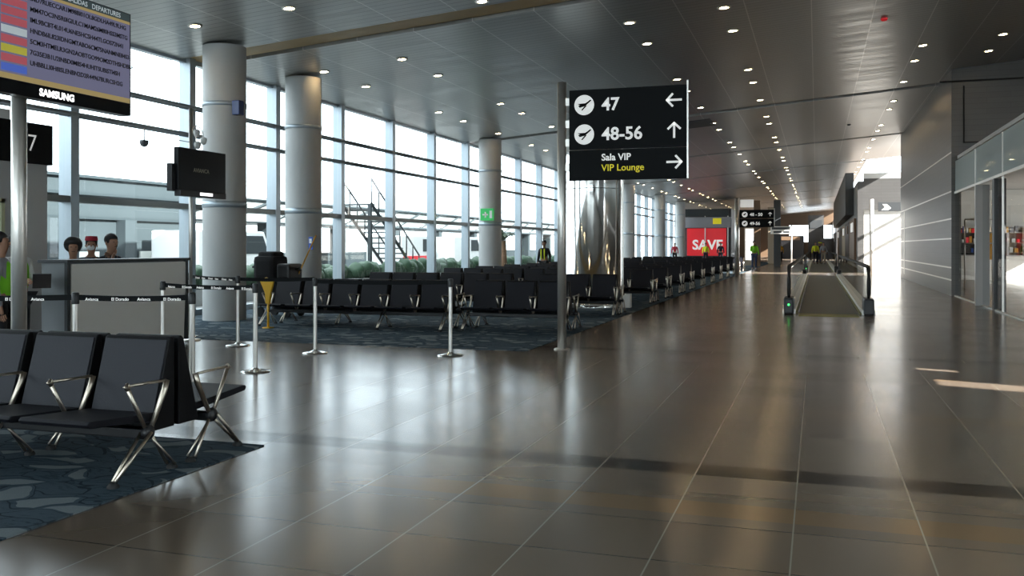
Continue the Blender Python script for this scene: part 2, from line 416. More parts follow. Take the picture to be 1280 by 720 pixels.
# ------------------------------------------------------------------ columns
def column(x, y, label, r=.4):
    h = hceil(x - r) - .004
    t = thing('concrete_column', label, 'column', (x, y, 0), group='round columns along the window wall', kind='thing')
    MB().lathe([(r, 0), (r, h)], n=40).build('shaft', 'concrete', t)
    MB().lathe([(r, 2.13), (r + .012, 2.13), (r + .012, 2.25), (r, 2.25)], n=40).build('ring', 'mullion', t)
    MB().lathe([(r, h - 1.15), (r + .012, h - 1.15), (r + .012, h - 1.07), (r, h - 1.07)], n=40).build('ring', 'mullion', t)
    return t
cl = [(-10.7, 14.9, 'thick round pale column behind the small black monitor'), (-10.95, 18.15, 'round pale column with a small blue sign, behind the black cart'),
      (-10.95, 30.6, 'round pale column carrying the green exit sign'), (-10.9, 42.6, 'round column by the windows, hidden behind the chrome tower'),
      (-10.9, 55.4, 'round pale column just right of the chrome tower'), (-10.9, 67.3, 'pale column by the windows, second from the red SAVE shop'),
      (-10.9, 78.0, 'farthest window column, beside the red SAVE shop')]
for c_ in cl: column(*c_)
# chrome tower
t = thing('chrome_tower', 'wide polished chrome cylinder standing among the black seats', 'ventilation tower', (-4.95, 21.0, 0))
MB().lathe([(.70, 0), (.70, .12), (.66, .14), (.66, 2.72)], n=56).build('lower_drum', 'chrome', t)
MB().lathe([(.66, 2.735), (.66, 4.3), (.6, 4.4), (0, 4.4)], n=56).build('upper_drum', 'chrome', t)
MB().lathe([(.652, 2.70), (.652, 2.75)], n=56).build('seam_ring', 'darkgrey', t)
tag(MB().box(-4.18, -4.02, 20.65, 20.85, 0, .32, bev=.01).build('floor_box', 'white'), 'small pale box on the floor at the foot of the chrome tower', 'box')
tag(MB().box(-4.245, -4.205, 20.78, 20.82, 0, 4.2).build('thin_post', 'steel'), 'thin steel post rising beside the chrome tower', 'post')

# ------------------------------------------------------------------ downlights
dl = thing('downlight', 'x', 'ceiling light')
MB().lathe([(.085, -.012), (.125, -.012), (.13, .02)], n=20).build('rim', 'lampring', dl)
MB().lathe([(0, -.002), (.09, -.006), (.09, .01)], n=20).build('lens', 'warm', dl)
xs = [(-10.3, 'line nearest the windows'), (-8.42, 'second line from the windows'), (-3.5, 'line over the seats\' edge'), (-1.68, 'line left of the moving walkway'), (2.45, 'line right of the moving walkway'), (4.2, 'line over the shop side')]
base_y = [17.93, 19.9, 24.4, 26.35, 29.6]
ys = [13.5] + [y + 15.5 * k for k in range(7) for y in base_y]
ords = ['first', 'second', 'third', 'fourth', 'fifth', 'sixth', 'seventh', 'eighth', 'ninth', 'tenth', 'eleventh', 'twelfth']
first = True
slope = math.atan(.082)
def bay(y): return sum(1 for j in joints if j > 5 and j < y)
for xi, (x, xl) in enumerate(xs):
    for y in ys:
        if any(abs(y - j) < .45 for j in joints): y += .6
        if y == 13.5 and x > -8: continue
        if x > 4 and y > 28: continue
        if x > 0 and y > 118: continue
        if y > 118: continue
        if x > 2 and abs(y - 13.5) < 1: continue
        o = dl if first else copy_tree(dl); first = False
        o.location = (x, y, hceil(x) - .005); o.rotation_euler = (0, -slope, 0)
        k = bay(y)
        o['label'] = 'small warm downlight in the %s ceiling bay away, %s' % (ords[k], xl)
        o['group'] = 'downlights of the %s ceiling bay' % ords[k]
o = copy_tree(dl); o.location = (-5.5, 14.95, hceil(-5.5) - .005); o['label'] = 'warm downlight beside the brown ceiling recess at the top edge'; o['group'] = 'downlights of the first ceiling bay'
def ceil_item(name, mb, m, x, y, label, cat):
    o = mb.build(name, m, None, (x, y, hceil(x)), (0, -slope, 0)); tag(o, label, cat)
ceil_item('smoke_detector', MB().lathe([(.0, -.05), (.05, -.05), (.07, -.02), (.07, .0)], n=16), 'red', 1.35, 20.9, 'small dark red detector on the ceiling by the right-hand lights', 'detector')
ceil_item('smoke_detector', MB().lathe([(.0, -.05), (.05, -.05), (.07, -.02), (.07, .0)], n=16), 'white', 1.9, 18.5, 'small white detector on the ceiling near the top right', 'detector')
ceil_item('smoke_detector', MB().lathe([(.0, -.05), (.05, -.05), (.07, -.02), (.07, .0)], n=16), 'darkgrey', 1.2, 38.5, 'tiny dark detector in the ceiling bay before the far wall', 'detector')
ceil_item('ceiling_grille', MB().box(-.5, .5, -.9, .9, -.015, .01), 'darkgrey', -4.0, 33.2, 'dark rectangular grille in the ceiling right of the hanging sign', 'grille')

# ------------------------------------------------------------------ beam seating
PITCH = .57
def seat_bench(n, label, group=None, lm='leather'):
    t = thing('seat_bench', label, 'airport seating', group=group)
    L = n * PITCH
    # local: bench spans x from -L to 0, faces -y, its back plane is y = 0
    for k in range(n):
        x1 = -k * PITCH - .035; x0 = x1 - PITCH + .07
        s_ = MB().prism([(-.75, .385), (-.73, .402), (-.2, .365), (-.16, .33), (-.2, .315), (-.73, .362)], 'x', x0, x1, bev=.006)
        s_.build('seat', 'leather_mid', t)
        b = MB().prism([(-.205, .27), (-.06, .80), (-.04, .82), (-.012, .815), (-.012, .25), (-.19, .25)], 'x', x0, x1, 0, .008)
        b.prism([(-.213, .30), (-.069, .80), (-.055, .797), (-.20, .29)], 'x', x0 + .012, x1 - .012, 1, .004)
        b.build('backrest', ['leather_black', lm], t)
    MB().box(-L, 0, -.33, -.27, .225, .285, bev=.01).build('beam', 'black', t)
    for k in range(n + 1):
        x = -k * PITCH
        a = MB()
        a.tube([(x, -.31, .27), (x, -.47, .55)], [.012, .013], 8)
        a.tube([(x, -.47, .55), (x, -.49, .565), (x, -.47, .575)], .016, 8)
        a.tube([(x, -.47, .568), (x, -.14, .56)], .009, 8)
        a.tube([(x, -.28, .27), (x, -.15, .50), (x, -.13, .56)], [.014, .019, .019], 8)
        a.build('armrest', 'armsteel', t)
    for x in ([0, -L] if n < 4 else [0, -2 * PITCH, -L]):
        g = MB()
        for dx in (-.035, .035):
            g.tube([(x + dx, -.31, .27), (x + dx * .25, -.585, .03)], .011, 8)
        g.tube([(x, -.28, .26), (x - .03, -.09, .03)], .011, 8); g.tube([(x, -.28, .24), (x + .03, -.09, .03)], .009, 8)
        lg = g.build('leg', 'armsteel', t)
        MB().ball((x, -.3, .265), (.035, .05, .05), 0, 2).build('hub', 'black', lg)
        MB().lathe([(0, .03), (.02, .03), (.035, .01), (.035, 0)], (x, -.59, 0), 12).build('foot', 'rubber', lg)
        MB().lathe([(0, .03), (.02, .03), (.035, .01), (.035, 0)], (x, -.08, 0), 12).build('foot', 'rubber', lg)
    return t
XE = -3.85
near = seat_bench(4, 'nearest bench of black seats with chrome armrests, facing the camera', 'nearest back-to-back benches')
near.location = (XE, 4.90, .008)
nb = seat_bench(4, 'near bench facing away, back-to-back behind the nearest bench', 'nearest back-to-back benches')
nb.rotation_euler = (0, 0, PI); nb.location = (XE - 4 * PITCH, 4.92, .008)
b3 = seat_bench(3, 'x', None, 'leather_mid'); b5 = seat_bench(6, 'x', None, 'leather_mid')  # farther benches get darker leather in place of their dimmer light
used = set()
rows = [14.75, 18.6, 22.9, 25.3, 27.9, 30.3, 33.3, 36.6, 39.8, 43.0, 46.2, 49.4, 52.6]
def put(proto, n, xe, y, away, label):
    o = proto if id(proto) not in used else copy_tree(proto); used.add(id(proto))
    if away: o.rotation_euler = (0, 0, PI); o.location = (xe - n * PITCH, y + .01, .008)
    else: o.rotation_euler = (0, 0, 0); o.location = (xe, y - .01, .008)
    o['label'] = label; o['group'] = 'black benches in the waiting area'
for i, y in enumerate(rows):
    for aw in (False, True):
        wd = 'facing away' if aw else 'facing the camera'
        put(b3, 3, XE, y, aw, 'aisle-end black bench, %s seating row past the tall sign, %s' % (['first', 'second', 'third', 'fourth', 'fifth', 'sixth', 'seventh', 'eighth', 'ninth', 'tenth', 'eleventh', 'twelfth', 'thirteenth'][i], wd))
        if 1:
            put(b5, 6, -5.85 if i == 0 else -6.1, y - (.25 if i == 0 else 0), aw, 'window-side black bench, %s seating row past the tall sign, %s' % (['first', 'second', 'third', 'fourth', 'fifth', 'sixth', 'seventh', 'eighth', 'ninth', 'tenth', 'eleventh', 'twelfth', 'thirteenth'][i], wd))

# ------------------------------------------------------------------ stanchions
def stanchion(x, y, label, to=None, words=None, z=0.):
    t = thing('queue_stanchion', label, 'barrier post', (x, y, z), group='belt barrier posts')
    MB().lathe([(0, .05), (.025, .05), (.03, .04), (.05, .03), (.13, .018), (.165, .012), (.17, 0)], n=28).build('base', 'chrome', t)
    MB().lathe([(.025, .04), (.025, .88)], n=16).build('pole', 'steel', t)
    MB().lathe([(.032, .88), (.034, .89), (.034, .975), (.025, .985), (0, .985)], n=16).build('head', 'black', t)
    if to:
        d = Vector((to[0] - x, to[1] - y, 0)); L = d.length; a = math.atan2(d.y, d.x)
        b = MB()
        n = 10
        pr = None
        for k in range(n):
            u0 = .034 + (L - .068) * k / n; u1 = .034 + (L - .068) * (k + 1) / n
            s0 = .05 * (1 - (2 * k / n - 1) ** 2) * .25; s1 = .05 * (1 - (2 * (k + 1) / n - 1) ** 2) * .25
            for yy in (-.0012, .0012):
                q = [(u0, yy, .915 - s0), (u1, yy, .915 - s1), (u1, yy, .965 - s1), (u0, yy, .965 - s0)]
                b.quad(q if yy < 0 else q[::-1])
            b.quad([(u0, -.0012, .965 - s0), (u1, -.0012, .965 - s1), (u1, .0012, .965 - s1), (u0, .0012, .965 - s0)])
        bo = b.build('belt', 'signblack', t); bo.rotation_euler = (0, 0, a)
        if words:
            u = .09; k = 0
            while u < L - .2:
                w = words[k % len(words)]
                tx = text('lettering', w, .038, 'signwhite', bo, (u, -.003, .92 - .009), '-y', bold=.0006, depth=.0005)
                u += .235; k += 1
    return t
W = ['Avianca', 'El Dorado']
stanchion(-6.35, 6.64, 'chrome barrier post in front of the left side of the boarding desk', (-5.35, 6.97), W)
stanchion(-5.35, 6.97, 'tall chrome barrier post just behind the nearest bench end')
stanchion(-8.6, 5.9, 'barrier post behind the tall screen pole at far left', (-6.35, 6.64), W)
stanchion(-7.4, 9.1, 'thin barrier post against the pale front of the boarding desk', (-5.95, 8.85), W)
stanchion(-5.95, 8.85, 'chrome barrier post nearest the yellow bag, standing on tile')
stanchion(-7.75, 11.1, 'chrome barrier post before the thick column, half behind another post', (-6.72, 11.5))
stanchion(-9.3, 12.0, 'barrier post right behind the boarding desk', (-7.75, 11.1), W)
stanchion(-6.25, 10.3 + .35, 'chrome barrier post in the middle, before the dark seats', (-4.46, 10.95))
stanchion(-4.46, 10.95, 'rightmost chrome barrier post, left of the tall pole sign')

# ------------------------------------------------------------------ direction signs
def arrow(mb, cx, cz, s, d, y=-.006):
    """stroke arrow in the x,z plane"""
    def bar(p, q, w):
        p = Vector((p[0], 0, p[1])); q = Vector((q[0], 0, q[1])); u = (q - p).normalized(); n_ = Vector((-u.z, 0, u.x)) * w / 2
        pts = [p - n_, q - n_, q + n_, p + n_]
        mb.quad([(cx + v.x, y, cz + v.z) for v in pts]); mb.quad([(cx + v.x, y - .002, cz + v.z) for v in pts])
    R = {'r': 0, 'u': PI / 2, 'l': PI}[d]
    def rot(p): return (p[0] * math.cos(R) - p[1] * math.sin(R), p[0] * math.sin(R) + p[1] * math.cos(R))
    w = s * .14
    bar(rot((-s * .5, 0)), rot((s * .45, 0)), w)
    bar(rot((s * .5, -s * .03)), rot((s * .08, s * .42)), w); bar(rot((s * .5, s * .03)), rot((s * .08, -s * .42)), w)
def plane_icon(t, x, z, r):
    d = MB().prism([(x + r * math.cos(a * PI / 18), z + r * math.sin(a * PI / 18)) for a in range(36)], 'y', -.009, -.004)
    ic = d.build('icon_disc', 'signwhite', t)
    p = MB()
    p.prism([(x - r * .62, z - r * .05), (x - r * .45, z - r * .28), (x + r * .1, z - r * .12), (x + r * .7, z + r * .42), (x + r * .62, z + r * .5), (x + r * .3, z + r * .28), (x - r * .05, z + r * .08)], 'y', -.013, -.008)
    p.prism([(x - r * .35, z + r * .2), (x + r * .1, z + r * .18), (x + r * .15, z - r * .02), (x - r * .05, z - r * .02)], 'y', -.013, -.008)
    p.prism([(x - r * .2, z - r * .52), (x - r * .1, z - r * .56), (x + r * .32, z - r * .05), (x + r * .1, z - r * .1)], 'y', -.013, -.008)
    p.build('aeroplane_symbol', 'signblack', ic)
def pole_sign(x, y, label, panels, top=3.62, full=True, pw=.06):
    t = thing('direction_sign', label, 'sign', (x, y, 0))
    MB().tube([(0, 0, 0), (0, 0, top)], pw, 20).build('pole', 'steel', t)
    MB().lathe([(0, .02), (.1, .02), (.11, 0)], n=24).build('base_plate', 'steel', t)
    for z in (2.42, 2.75, 3.0, 3.3): MB().box(.05, .13, -.02, .02, z, z + .1).build('bracket', 'steel', t)
    MB().box(1.68, 1.70, -.02, .02, panels[-1][0], panels[0][1] + .06).build('end_post', 'steel', t)
    for (z0, z1) in panels: MB().box(.11, 1.68, -.035, .035, z0, z1, bev=.004).build('sign_panel', 'signblack', t)
    return t
t = pole_sign(-3.28, 12.05, 'tall black direction sign on a steel pole reading 47, 48-56 and VIP Lounge', [(2.70, 3.50), (2.285, 2.69)])
for ch in t.children: pass
def onsign(t, y=-.036):
    e = y
    return e
plane = [(3.295, '47', 'l'), (2.90, '48-56', 'u')]
sg = [c for c in t.children if c.name.startswith('sign_panel')]
def sign_face(parent, rows_):
    for (z, tx, ar) in rows_:
        f = bpy.data.objects.new('sign_row', None)
for (z, tx, ar) in plane:
    holder = sg[0]
    d = MB().prism([(.32 + .135 * math.cos(a * PI / 18), z + .135 * math.sin(a * PI / 18)) for a in range(36)], 'y', -.040, -.035)
    d.build('icon_disc', 'signwhite', holder)
    r = .135; x = .32; p = MB()
    p.prism([(x - r * .62, z - r * .05), (x - r * .45, z - r * .26), (x + r * .12, z - r * .1), (x + r * .74, z + r * .42), (x + r * .64, z + r * .52), (x + r * .28, z + r * .26), (x - r * .02, z + r * .1)], 'y', -.044, -.039)
    p.prism([(x - r * .72, z + r * .14), (x + r * .05, z + r * .16), (x + r * .2, z - r * .02), (x - r * .3, z - r * .06)], 'y', -.044, -.039)
    p.prism([(x - r * .3, z - r * .5), (x - r * .2, z - r * .56), (x + r * .3, z - r * .05), (x + r * .05, z - r * .12)], 'y', -.044, -.039)
    p.build('aeroplane_symbol', 'signblack', holder)
    text('lettering', tx, .235, 'signwhite', holder, (.56, -.036, z - .082), '-y', bold=.005, depth=.003)
    a = MB(); arrow(a, 1.52, z + .01, .2, ar, -.039); a.build('arrow', 'signwhite', holder)
h2 = sg[1]
text('lettering', 'Sala VIP', .125, 'signwhite', h2, (.555, -.036, 2.545), '-y', bold=.0025, depth=.003)
text('lettering', 'VIP Lounge', .125, 'signyellow', h2, (.555, -.036, 2.405), '-y', bold=.001, depth=.003)
a = MB(); arrow(a, 1.52, 2.50, .2, 'r', -.039); a.build('arrow', 'signwhite', h2)

t = pole_sign(-3.57, 44.6, 'distant black direction sign on a pale pole above the far seats', [(2.72, 3.12), (2.30, 2.70)], top=3.68, pw=.11)
h2 = [c for c in t.children if c.name.startswith('sign_panel')]
for k, (z, tx) in enumerate(((2.90, '48 - 50'), (2.48, '49-56'))):
    MB().prism([(.35 + .13 * math.cos(a * PI / 12), z + .13 * math.sin(a * PI / 12)) for a in range(24)], 'y', -.045, -.035).build('icon_disc', 'signwhite', h2[k])
    MB().prism([(.27, z - .03), (.33, z - .05), (.43, z + .05), (.40, z + .07), (.31, z + .02)], 'y', -.05, -.044).build('aeroplane_symbol', 'signblack', h2[k])
    text('lettering', tx, .2, 'signwhite', h2[k], (.58, -.037, z - .07), '-y', bold=.006, depth=.003)
    a = MB(); arrow(a, 1.5, z, .18, 'u', -.045); a.build('arrow', 'signwhite', h2[k])
MB().box(.15, .75, -.05, .05, 3.24, 3.6, bev=.01).build('lamp_box', 'signwhite', t)

t = thing('banner_sign', 'small white overhead sign on a thin pole beside the walkway start', 'sign', (-1.25, 50, 0))
MB().tube([(0, 0, 0), (0, 0, 2.5)], .04, 10).build('pole', 'steel', t)
MB().box(-1.05, .05, -.04, .04, 2.05, 2.45, bev=.01).build('sign_panel', 'white', t)
MB().box(-.98, -.06, -.05, -.04, 2.28, 2.40).box(-.9, -.5, -.05, -.04, 2.1, 2.2).box(-.4, -.1, -.05, -.04, 2.1, 2.2).build('stripe', 'darkgrey', t)

t = thing('passage_sign', 'white pole carrying a grey arrow sign before the sunlit wall', 'sign', (2.6, 49.3, 0))
MB().tube([(0, 0, 0), (0, 0, 3.75)], .1, 14).build('pole', 'white', t)
pn = MB().box(.3, 1.85, -.05, .05, 3.15, 3.6, bev=.01).build('sign_panel', 'darkgrey', t)
a = MB(); a.prism([(.45, 3.2), (.75, 3.2), (.9, 3.3), (.7, 3.5), (.5, 3.5), (.62, 3.35)], 'y', -.06, -.05); a.build('symbol', 'signwhite', pn)

# ------------------------------------------------------------------ flight information screen
def screen_group():
    t = thing('flight_information_screen', 'large flight information screen on a steel pole, above the nearest seats', 'screen', (-6.3, 6.15, 0))
    MB().tube([(.0, -.175, 0), (0, -.175, 3.3)], .06, 24).build('pole', 'steel', t)
    MB().lathe([(0, .02), (.16, .02), (.17, 0)], (0, -.175, 0), n=24).build('base_plate', 'steel', t)
    MB().box(.0, .13, -.45, .25, 2.85, 3.15).build('bracket', 'black', t)
    X0, X1 = .08, .2
    y0, y1, z0, z1 = -.78, .91, 2.62, 3.575
    fr = MB().box(X0, X1, y0, y1, z0, z1, bev=.008).build('housing', 'blackgloss', t)
    sx = X1 + .001
    def pl(name, a0, a1, b0, b1, m, par, d=.0): return MB().box(sx - .006 + d, sx + .002 + d, a0, a1, b0, b1).build(name, m, par)
    a0, a1, b0, b1 = y0 + .02, y1 - .02, z0 + .115, z1 - .012
    sc_ = pl('display', a0, a1, b0, b1, 'screen', t)
    pl('header_bar', a0, a1, b1 - .07, b1 - .001, 'screen_head', sc_, .002)
    pl('header_rule', a0, a1, b1 - .095, b1 - .07, 'screen_gold', sc_, .002)
    pl('footer_rule', a0, a1, b0, b0 + .045, 'screen_gold', sc_, .002)
    # status column
    rws = 9; hh = (b1 - .1 - b0 - .05) / rws
    for k in range(rws):
        zt = b1 - .1 - k * hh
        m = 'screen_red'
        if k == 6: m = 'screen_lime'
        if k == 8: m = 'screen_blue'
        if k == 4: m = 'screen_white'
        pl('status_cell', a0 + .22, a0 + .47, zt - hh * .85, zt - hh * .05, m, sc_, .002)
    rnd = random.Random(4)
    for k in range(7):
        zt = b1 - .155 - k * .088
        s_ = ''.join(rnd.choice('ABCDEGHILMNORSTU0123456789') for _ in range(34))
        # unreadable rows of small flight data, laid out as in the picture
        text('lettering', s_, .055, 'screen_text', sc_, (sx + .004, a0 + .50, zt), '+x', bold=.0012, depth=.001)
    text('lettering', 'SALIDAS   DEPARTURES', .06, 'screen_white', sc_, (sx + .004, a0 + .9, b1 - .055), '+x', bold=.0006, depth=.001)
    text('brand_lettering', 'SAMSUNG', .082, 'logo', fr, (sx, -.16, z0 + .03), '+x', bold=.003, depth=.001)
screen_group()

# small monitor
t = thing('gate_monitor', 'small black monitor on a thin pole in front of the thick column', 'screen', (-8.85, 11.5, 0))
MB().tube([(0, 0, 0), (0, 0, 3.45)], .028, 12).build('pole', 'steel', t)
MB().lathe([(0, .02), (.14, .02), (.15, 0)], n=20).build('base_plate', 'steel', t)
hs = MB().box(.03, .11, -.42, .70, 2.22, 2.84, bev=.006).build('housing', 'blackgloss', t)
MB().box(-.03, .06, -.5, .1, 2.2, 2.6, bev=.01).build('rear_case', 'black', t)
MB().box(.04, .15, -.42, .66, 2.13, 2.22, bev=.01).build('speaker_bar', 'black', t)
MB().box(.151, .153, .02, .32, 2.155, 2.20).build('status_light', 'logo', hs)
text('lettering', 'AVIANCA', .085, 'dimlogo', hs, (.111, -.08, 2.50), '+x', bold=.001, depth=.001)
br = MB()
pts = [(0, 0, 3.05)] + [(0, .14 + .16 * -math.cos(a * PI / 8), 3.05 + .16 * math.sin(a * PI / 8)) for a in range(9)]
br.tube(pts, .008, 6); br.tube([(0, 0, 2.95), (0, -.45, 2.95)], .006, 6); br.tube([(0, .12, 3.2), (0, .12, 2.84)], .006, 6)
bo = br.build('camera_bracket', 'steel', t)
for (yy, zz) in ((.14, 3.1), (.3, 3.0), (.16, 2.92)):
    MB().lathe([(0, -.06), (.035, -.045), (.05, 0), (.05, .04), (.02, .06), (0, .06)], (0, yy, zz), 14).build('dome_camera', 'white', bo)
t2 = thing('dome_camera', 'small dome camera hanging by the window rail left of the column', 'camera', (-11.8, 14.0, 3.32))
MB().lathe([(0, -.09), (.06, -.06), (.08, 0), (.08, .04), (0, .05)], n=16).build('dome', 'darkgrey', t2)
MB().tube([(0, 0, .03), (0, 0, .27)], .012, 8).build('stem', 'steel', t2)

# gate portal with 47
t = thing('gate_portal', 'grey gate surround with a doorway under a black gate number sign', 'gate', (-11.0, 0, 0), kind='thing')
p = MB().box(-.5, 0, 7.6, 9.55, 0, 2.62).box(-.5, 0, 10.12, 10.95, 0, 2.62).box(-.5, 0, 9.55, 10.12, 2.02, 2.62)
p.build('surround', 'lightgrey', t)
f = MB().box(-.02, .03, 9.5, 9.56, 0, 2.08).box(-.02, .03, 10.10, 10.16, 0, 2.08).box(-.02, .03, 9.5, 10.16, 2.02, 2.08).build('door_frame', mat('pale_yellow_frame', (.5, .52, .33), .5), t)
sn = MB().box(-.06, .04, 7.8, 11.02, 2.62, 3.22, bev=.01).build('number_board', 'signblack', t)
text('lettering', '47', .36, 'signwhite', sn, (.041, 10.36, 2.80), '+x', bold=-.004, depth=.002)
MB().box(-.05, .03, 10.05, 10.25, 3.22, 3.36).build('lamp_box', 'white', t)
tag(MB().box(-11.9, -11.2, 9.7, 10.1, 0, 1.0).build('white_cabinet', 'white'), 'white cabinet seen through the gate doorway', 'cabinet')

# boarding desk
t = thing('boarding_desk', 'boarding desk with pale front panel and charcoal edging', 'desk', (-8.73, 9.0, 0))
MB().box(-.42, -.045, 0.02, 2.28, .05, 1.2).build('body', 'grey', t)
fp = MB(); fp.prism([(.05, .06), (2.2, .06), (2.26, 1.18), (.08, 1.18)], 'x', -.045, -.01); fp.build('front_panel', 'cream', t)
MB().box(-.45, .02, -.02, 2.32, 1.195, 1.235, bev=.006).build('desk_top', 'darkgrey', t)
MB().box(-.045, .0, 0, .05, .05, 1.2).box(-.045, 0, 2.24, 2.29, .05, 1.2).build('edging', 'darkgrey', t)
MB().box(-.40, -.06, .05, 2.25, 0, .05).build('plinth', 'black', t)

# ------------------------------------------------------------------ things on columns
t = thing('exit_sign', 'green exit sign on the third window column', 'sign', (-10.75, 30.13, 0))
bx = MB().box(-.38, .1, -.04, .04, 2.3, 2.72, bev=.005).build('sign_box', 'green', t)
MB().box(-.22, -.17, -.045, -.04, 2.4, 2.6).box(-.3, -.1, -.045, -.04, 2.48, 2.53).box(-.04, .05, -.045, -.04, 2.38, 2.64).build('running_symbol', 'white', bx)
t = thing('wall_speaker', 'small dark blue box mounted high on the thick column', 'speaker', (-10.28, 14.72, 3.98))
MB().box(-.06, .1, -.1, .06, -.13, .14, bev=.015).build('case', 'bluelens', t)
MB().tube([(-.1, 0, 0), (-.02, 0, 0)], .02).build('bracket', 'steel', t)
t = thing('blue_notice', 'small blue notice on the edge of the second column', 'sign', (-10.58, 17.86, 1.47))
MB().box(-.06, .04, -.012, .0, -.14, .14).build('notice_panel', 'blue', t)
MB().box(-.04, .02, -.016, -.012, .0, .1).build('pictogram', 'white', t)

# cart behind the first seating row
t = thing('cleaning_cart', 'black loaded cart with a slanting yellow pole behind the seats', 'cart', (-10.17, 15.95, 0)); t.scale = (.75, 1, 1)
MB().box(-.45, .55, -.3, .3, .25, .75, bev=.04).build('tray', 'black', t)
lb = MB(); lb.box(-.58, .06, -.28, .28, .72, 1.22, bev=.11).box(-.5, .0, -.2, .2, 1.1, 1.3, bev=.07); lb.build('black_sack', 'blackcloth', t)
MB().box(.12, .5, -.25, .25, .75, 1.06, bev=.05).build('bin', 'black', t)
MB().tube([(-.56, 0, .95), (-.75, 0, 1.02), (-.82, 0, .98)], .025).build('handle', 'black', t)
MB().tube([(.5, 0, .95), (.62, 0, .98), (.66, 0, .9)], .025).build('handle', 'black', t)
MB().tube([(.4, .1, .7), (.62, .15, 1.08)], .018).tube([(.62, .15, 1.08), (.95, .2, 1.62)], .018).build('slanting_pole', 'orange', t)
for (x, y) in ((-.35, -.25), (.45, -.25), (-.35, .25), (.45, .25)):
    MB().tube([(x, y - .03, .1), (x, y + .03, .1)], .1, 14).tube([(x, y, .1), (x, y, .28)], .015).build('wheel', 'rubber', t)
t = thing('yellow_bag_holder', 'yellow tapering holder on a thin stand behind the nearest tile-side barrier post', 'bag holder', (-8.88, 13.62, 0))
MB().prism([(-.17, .83), (.12, .83), (.05, .6), (.03, .42), (-.05, .42), (-.06, .6)], 'y', -.05, .0, bev=.015).build('bag_body', 'yellow', t)
MB().tube([(-.15, -.02, .82), (-.05, -.02, .86), (.1, -.02, .82)], .012).build('strap', 'yellow', t)
MB().tube([(-.01, -.02, .45), (-.01, -.02, 0)], .02).lathe([(.1, 0), (.1, .02), (0, .03)], (-.01, -.02, 0), 16).build('stand', 'yellow', t)

# ------------------------------------------------------------------ moving walkways
def walkway(y0, y1, label, grp):
    xl, xr = -.55, 1.0
    t = thing('moving_walkway', label, 'moving walkway', ((xl + xr) / 2, y0, 0), group=grp)
    L = y1 - y0; w = (xr - xl) / 2
    MB().box(-w + .2, w - .2, -.3, L + .3, .0, .015).build('belt', 'belt', t)
    MB().box(-w + .2, w - .2, -.85, -.3, .0, .012).build('comb_plate', 'comb', t)
    for s in (-1, 1):
        x = s * w
        MB().box(x - .13, x + .13, -.3, L + .3, 0, .1, bev=.01).build('skirt', 'deck', t)
        MB().box(x - s * .15 - .02, x - s * .15 + .02, -.3, L + .3, .012, .03).build('edge_line', 'comb', t)
        gp = [(-.05, .1)] + [(-.05 + .42 * (-math.sin(a * PI / 10)) * .6, .52 + .40 * -math.cos(a * PI / 10)) for a in range(11)]
        g2 = [(L - q[0], q[1]) for q in gp][::-1]
        MB().prism(gp + g2, 'x', x - .006, x + .006).build('glass_side', 'clear', t)
        hp = [(x, .1, .1), (x, -.2, .2), (x, -.36, .45), (x, -.36, .7), (x, -.22, .92), (x, 0, .98)]
        he = [(x, L - q[1], q[2]) for q in hp][::-1]
        MB().tube(hp + he, .042, 10).build('handrail', 'rubber', t)
        nb_ = MB().box(x - .1, x + .1, -.52, .35, 0, .34, bev=.04).build('newel_box', 'black', t)
        if s < 0: MB().lathe([(0, 0), (.02, 0)], n=12).build('lamp', 'greenlamp', nb_, (x, -.525, .2), (PI / 2, 0, 0))
        MB().box(x - .1, x + .1, L - .3, L + .45, 0, .3, bev=.04).build('newel_box', 'black', t)
    return t
walkway(20.3, 46.0, 'nearer moving walkway with black handrails and a green lamp', None)
walkway(53.0, 92.0, 'farther moving walkway carrying the distant group of people', None)

# ------------------------------------------------------------------ shop on the right
XG = 3.7
yy = [14.5, 18.0, 21.5, 25.0, 28.5]
k = 0
for i in range(4):
    wn += 1
    w = bpy.data.objects.new('window_%d' % wn, None); C.objects.link(w); w.location = (XG, yy[i], 0); tag(w, kind='structure')
    MB().quad([(0, 0, .02), (0, 3.5, .02), (0, 3.5, 2.9), (0, 0, 2.9)]).build('window_pane', 'shopglass', w)
    MB().quad([(0, 0, 2.94), (0, 3.5, 2.94), (0, 3.5, 3.8), (0, 0, 3.8)]).build('fascia_pane', 'fascia_glass', w)
    MB().box(-.03, .03, 0, 3.5, 2.88, 2.94).box(-.02, .02, 0, .03, 0, 3.8).box(-.03, .03, 0, 3.5, 0, .03).build('window_frame', 'steel', w)
t = thing('door_post', 'tall black post of the shop entrance on the right', 'post', (3.74, 22.4, 0), kind='thing')
MB().box(-.08, .16, -.1, .14, 0, 2.88, bev=.008).build('post', 'black', t)
tag(MB().box(3.55, 3.85, 24.0, 24.12, 0, 2.85, bev=.01).build('steel_post', 'lightgrey'), 'pale metal panel post left of the black shop post', 'post', kind='thing')
struct('wall_shop', MB().box(11.5, 11.7, 11.0, 35.5, 0, 7.0).box(11.5, 11.7, 35.5, 43.0, 2.8, 7.0).box(11.5, 11.7, 43.0, 45.0, 0, 7.0).box(3.85, 11.5, 44.6, 44.79, 0, 7.0), 'white')
struct('ceiling_shop', MB().box(3.75, 11.5, 14.5, 28.5, 3.86, 3.95).box(3.87, 11.5, 28.5, 44.6, 3.86, 3.95), 'lightgrey')
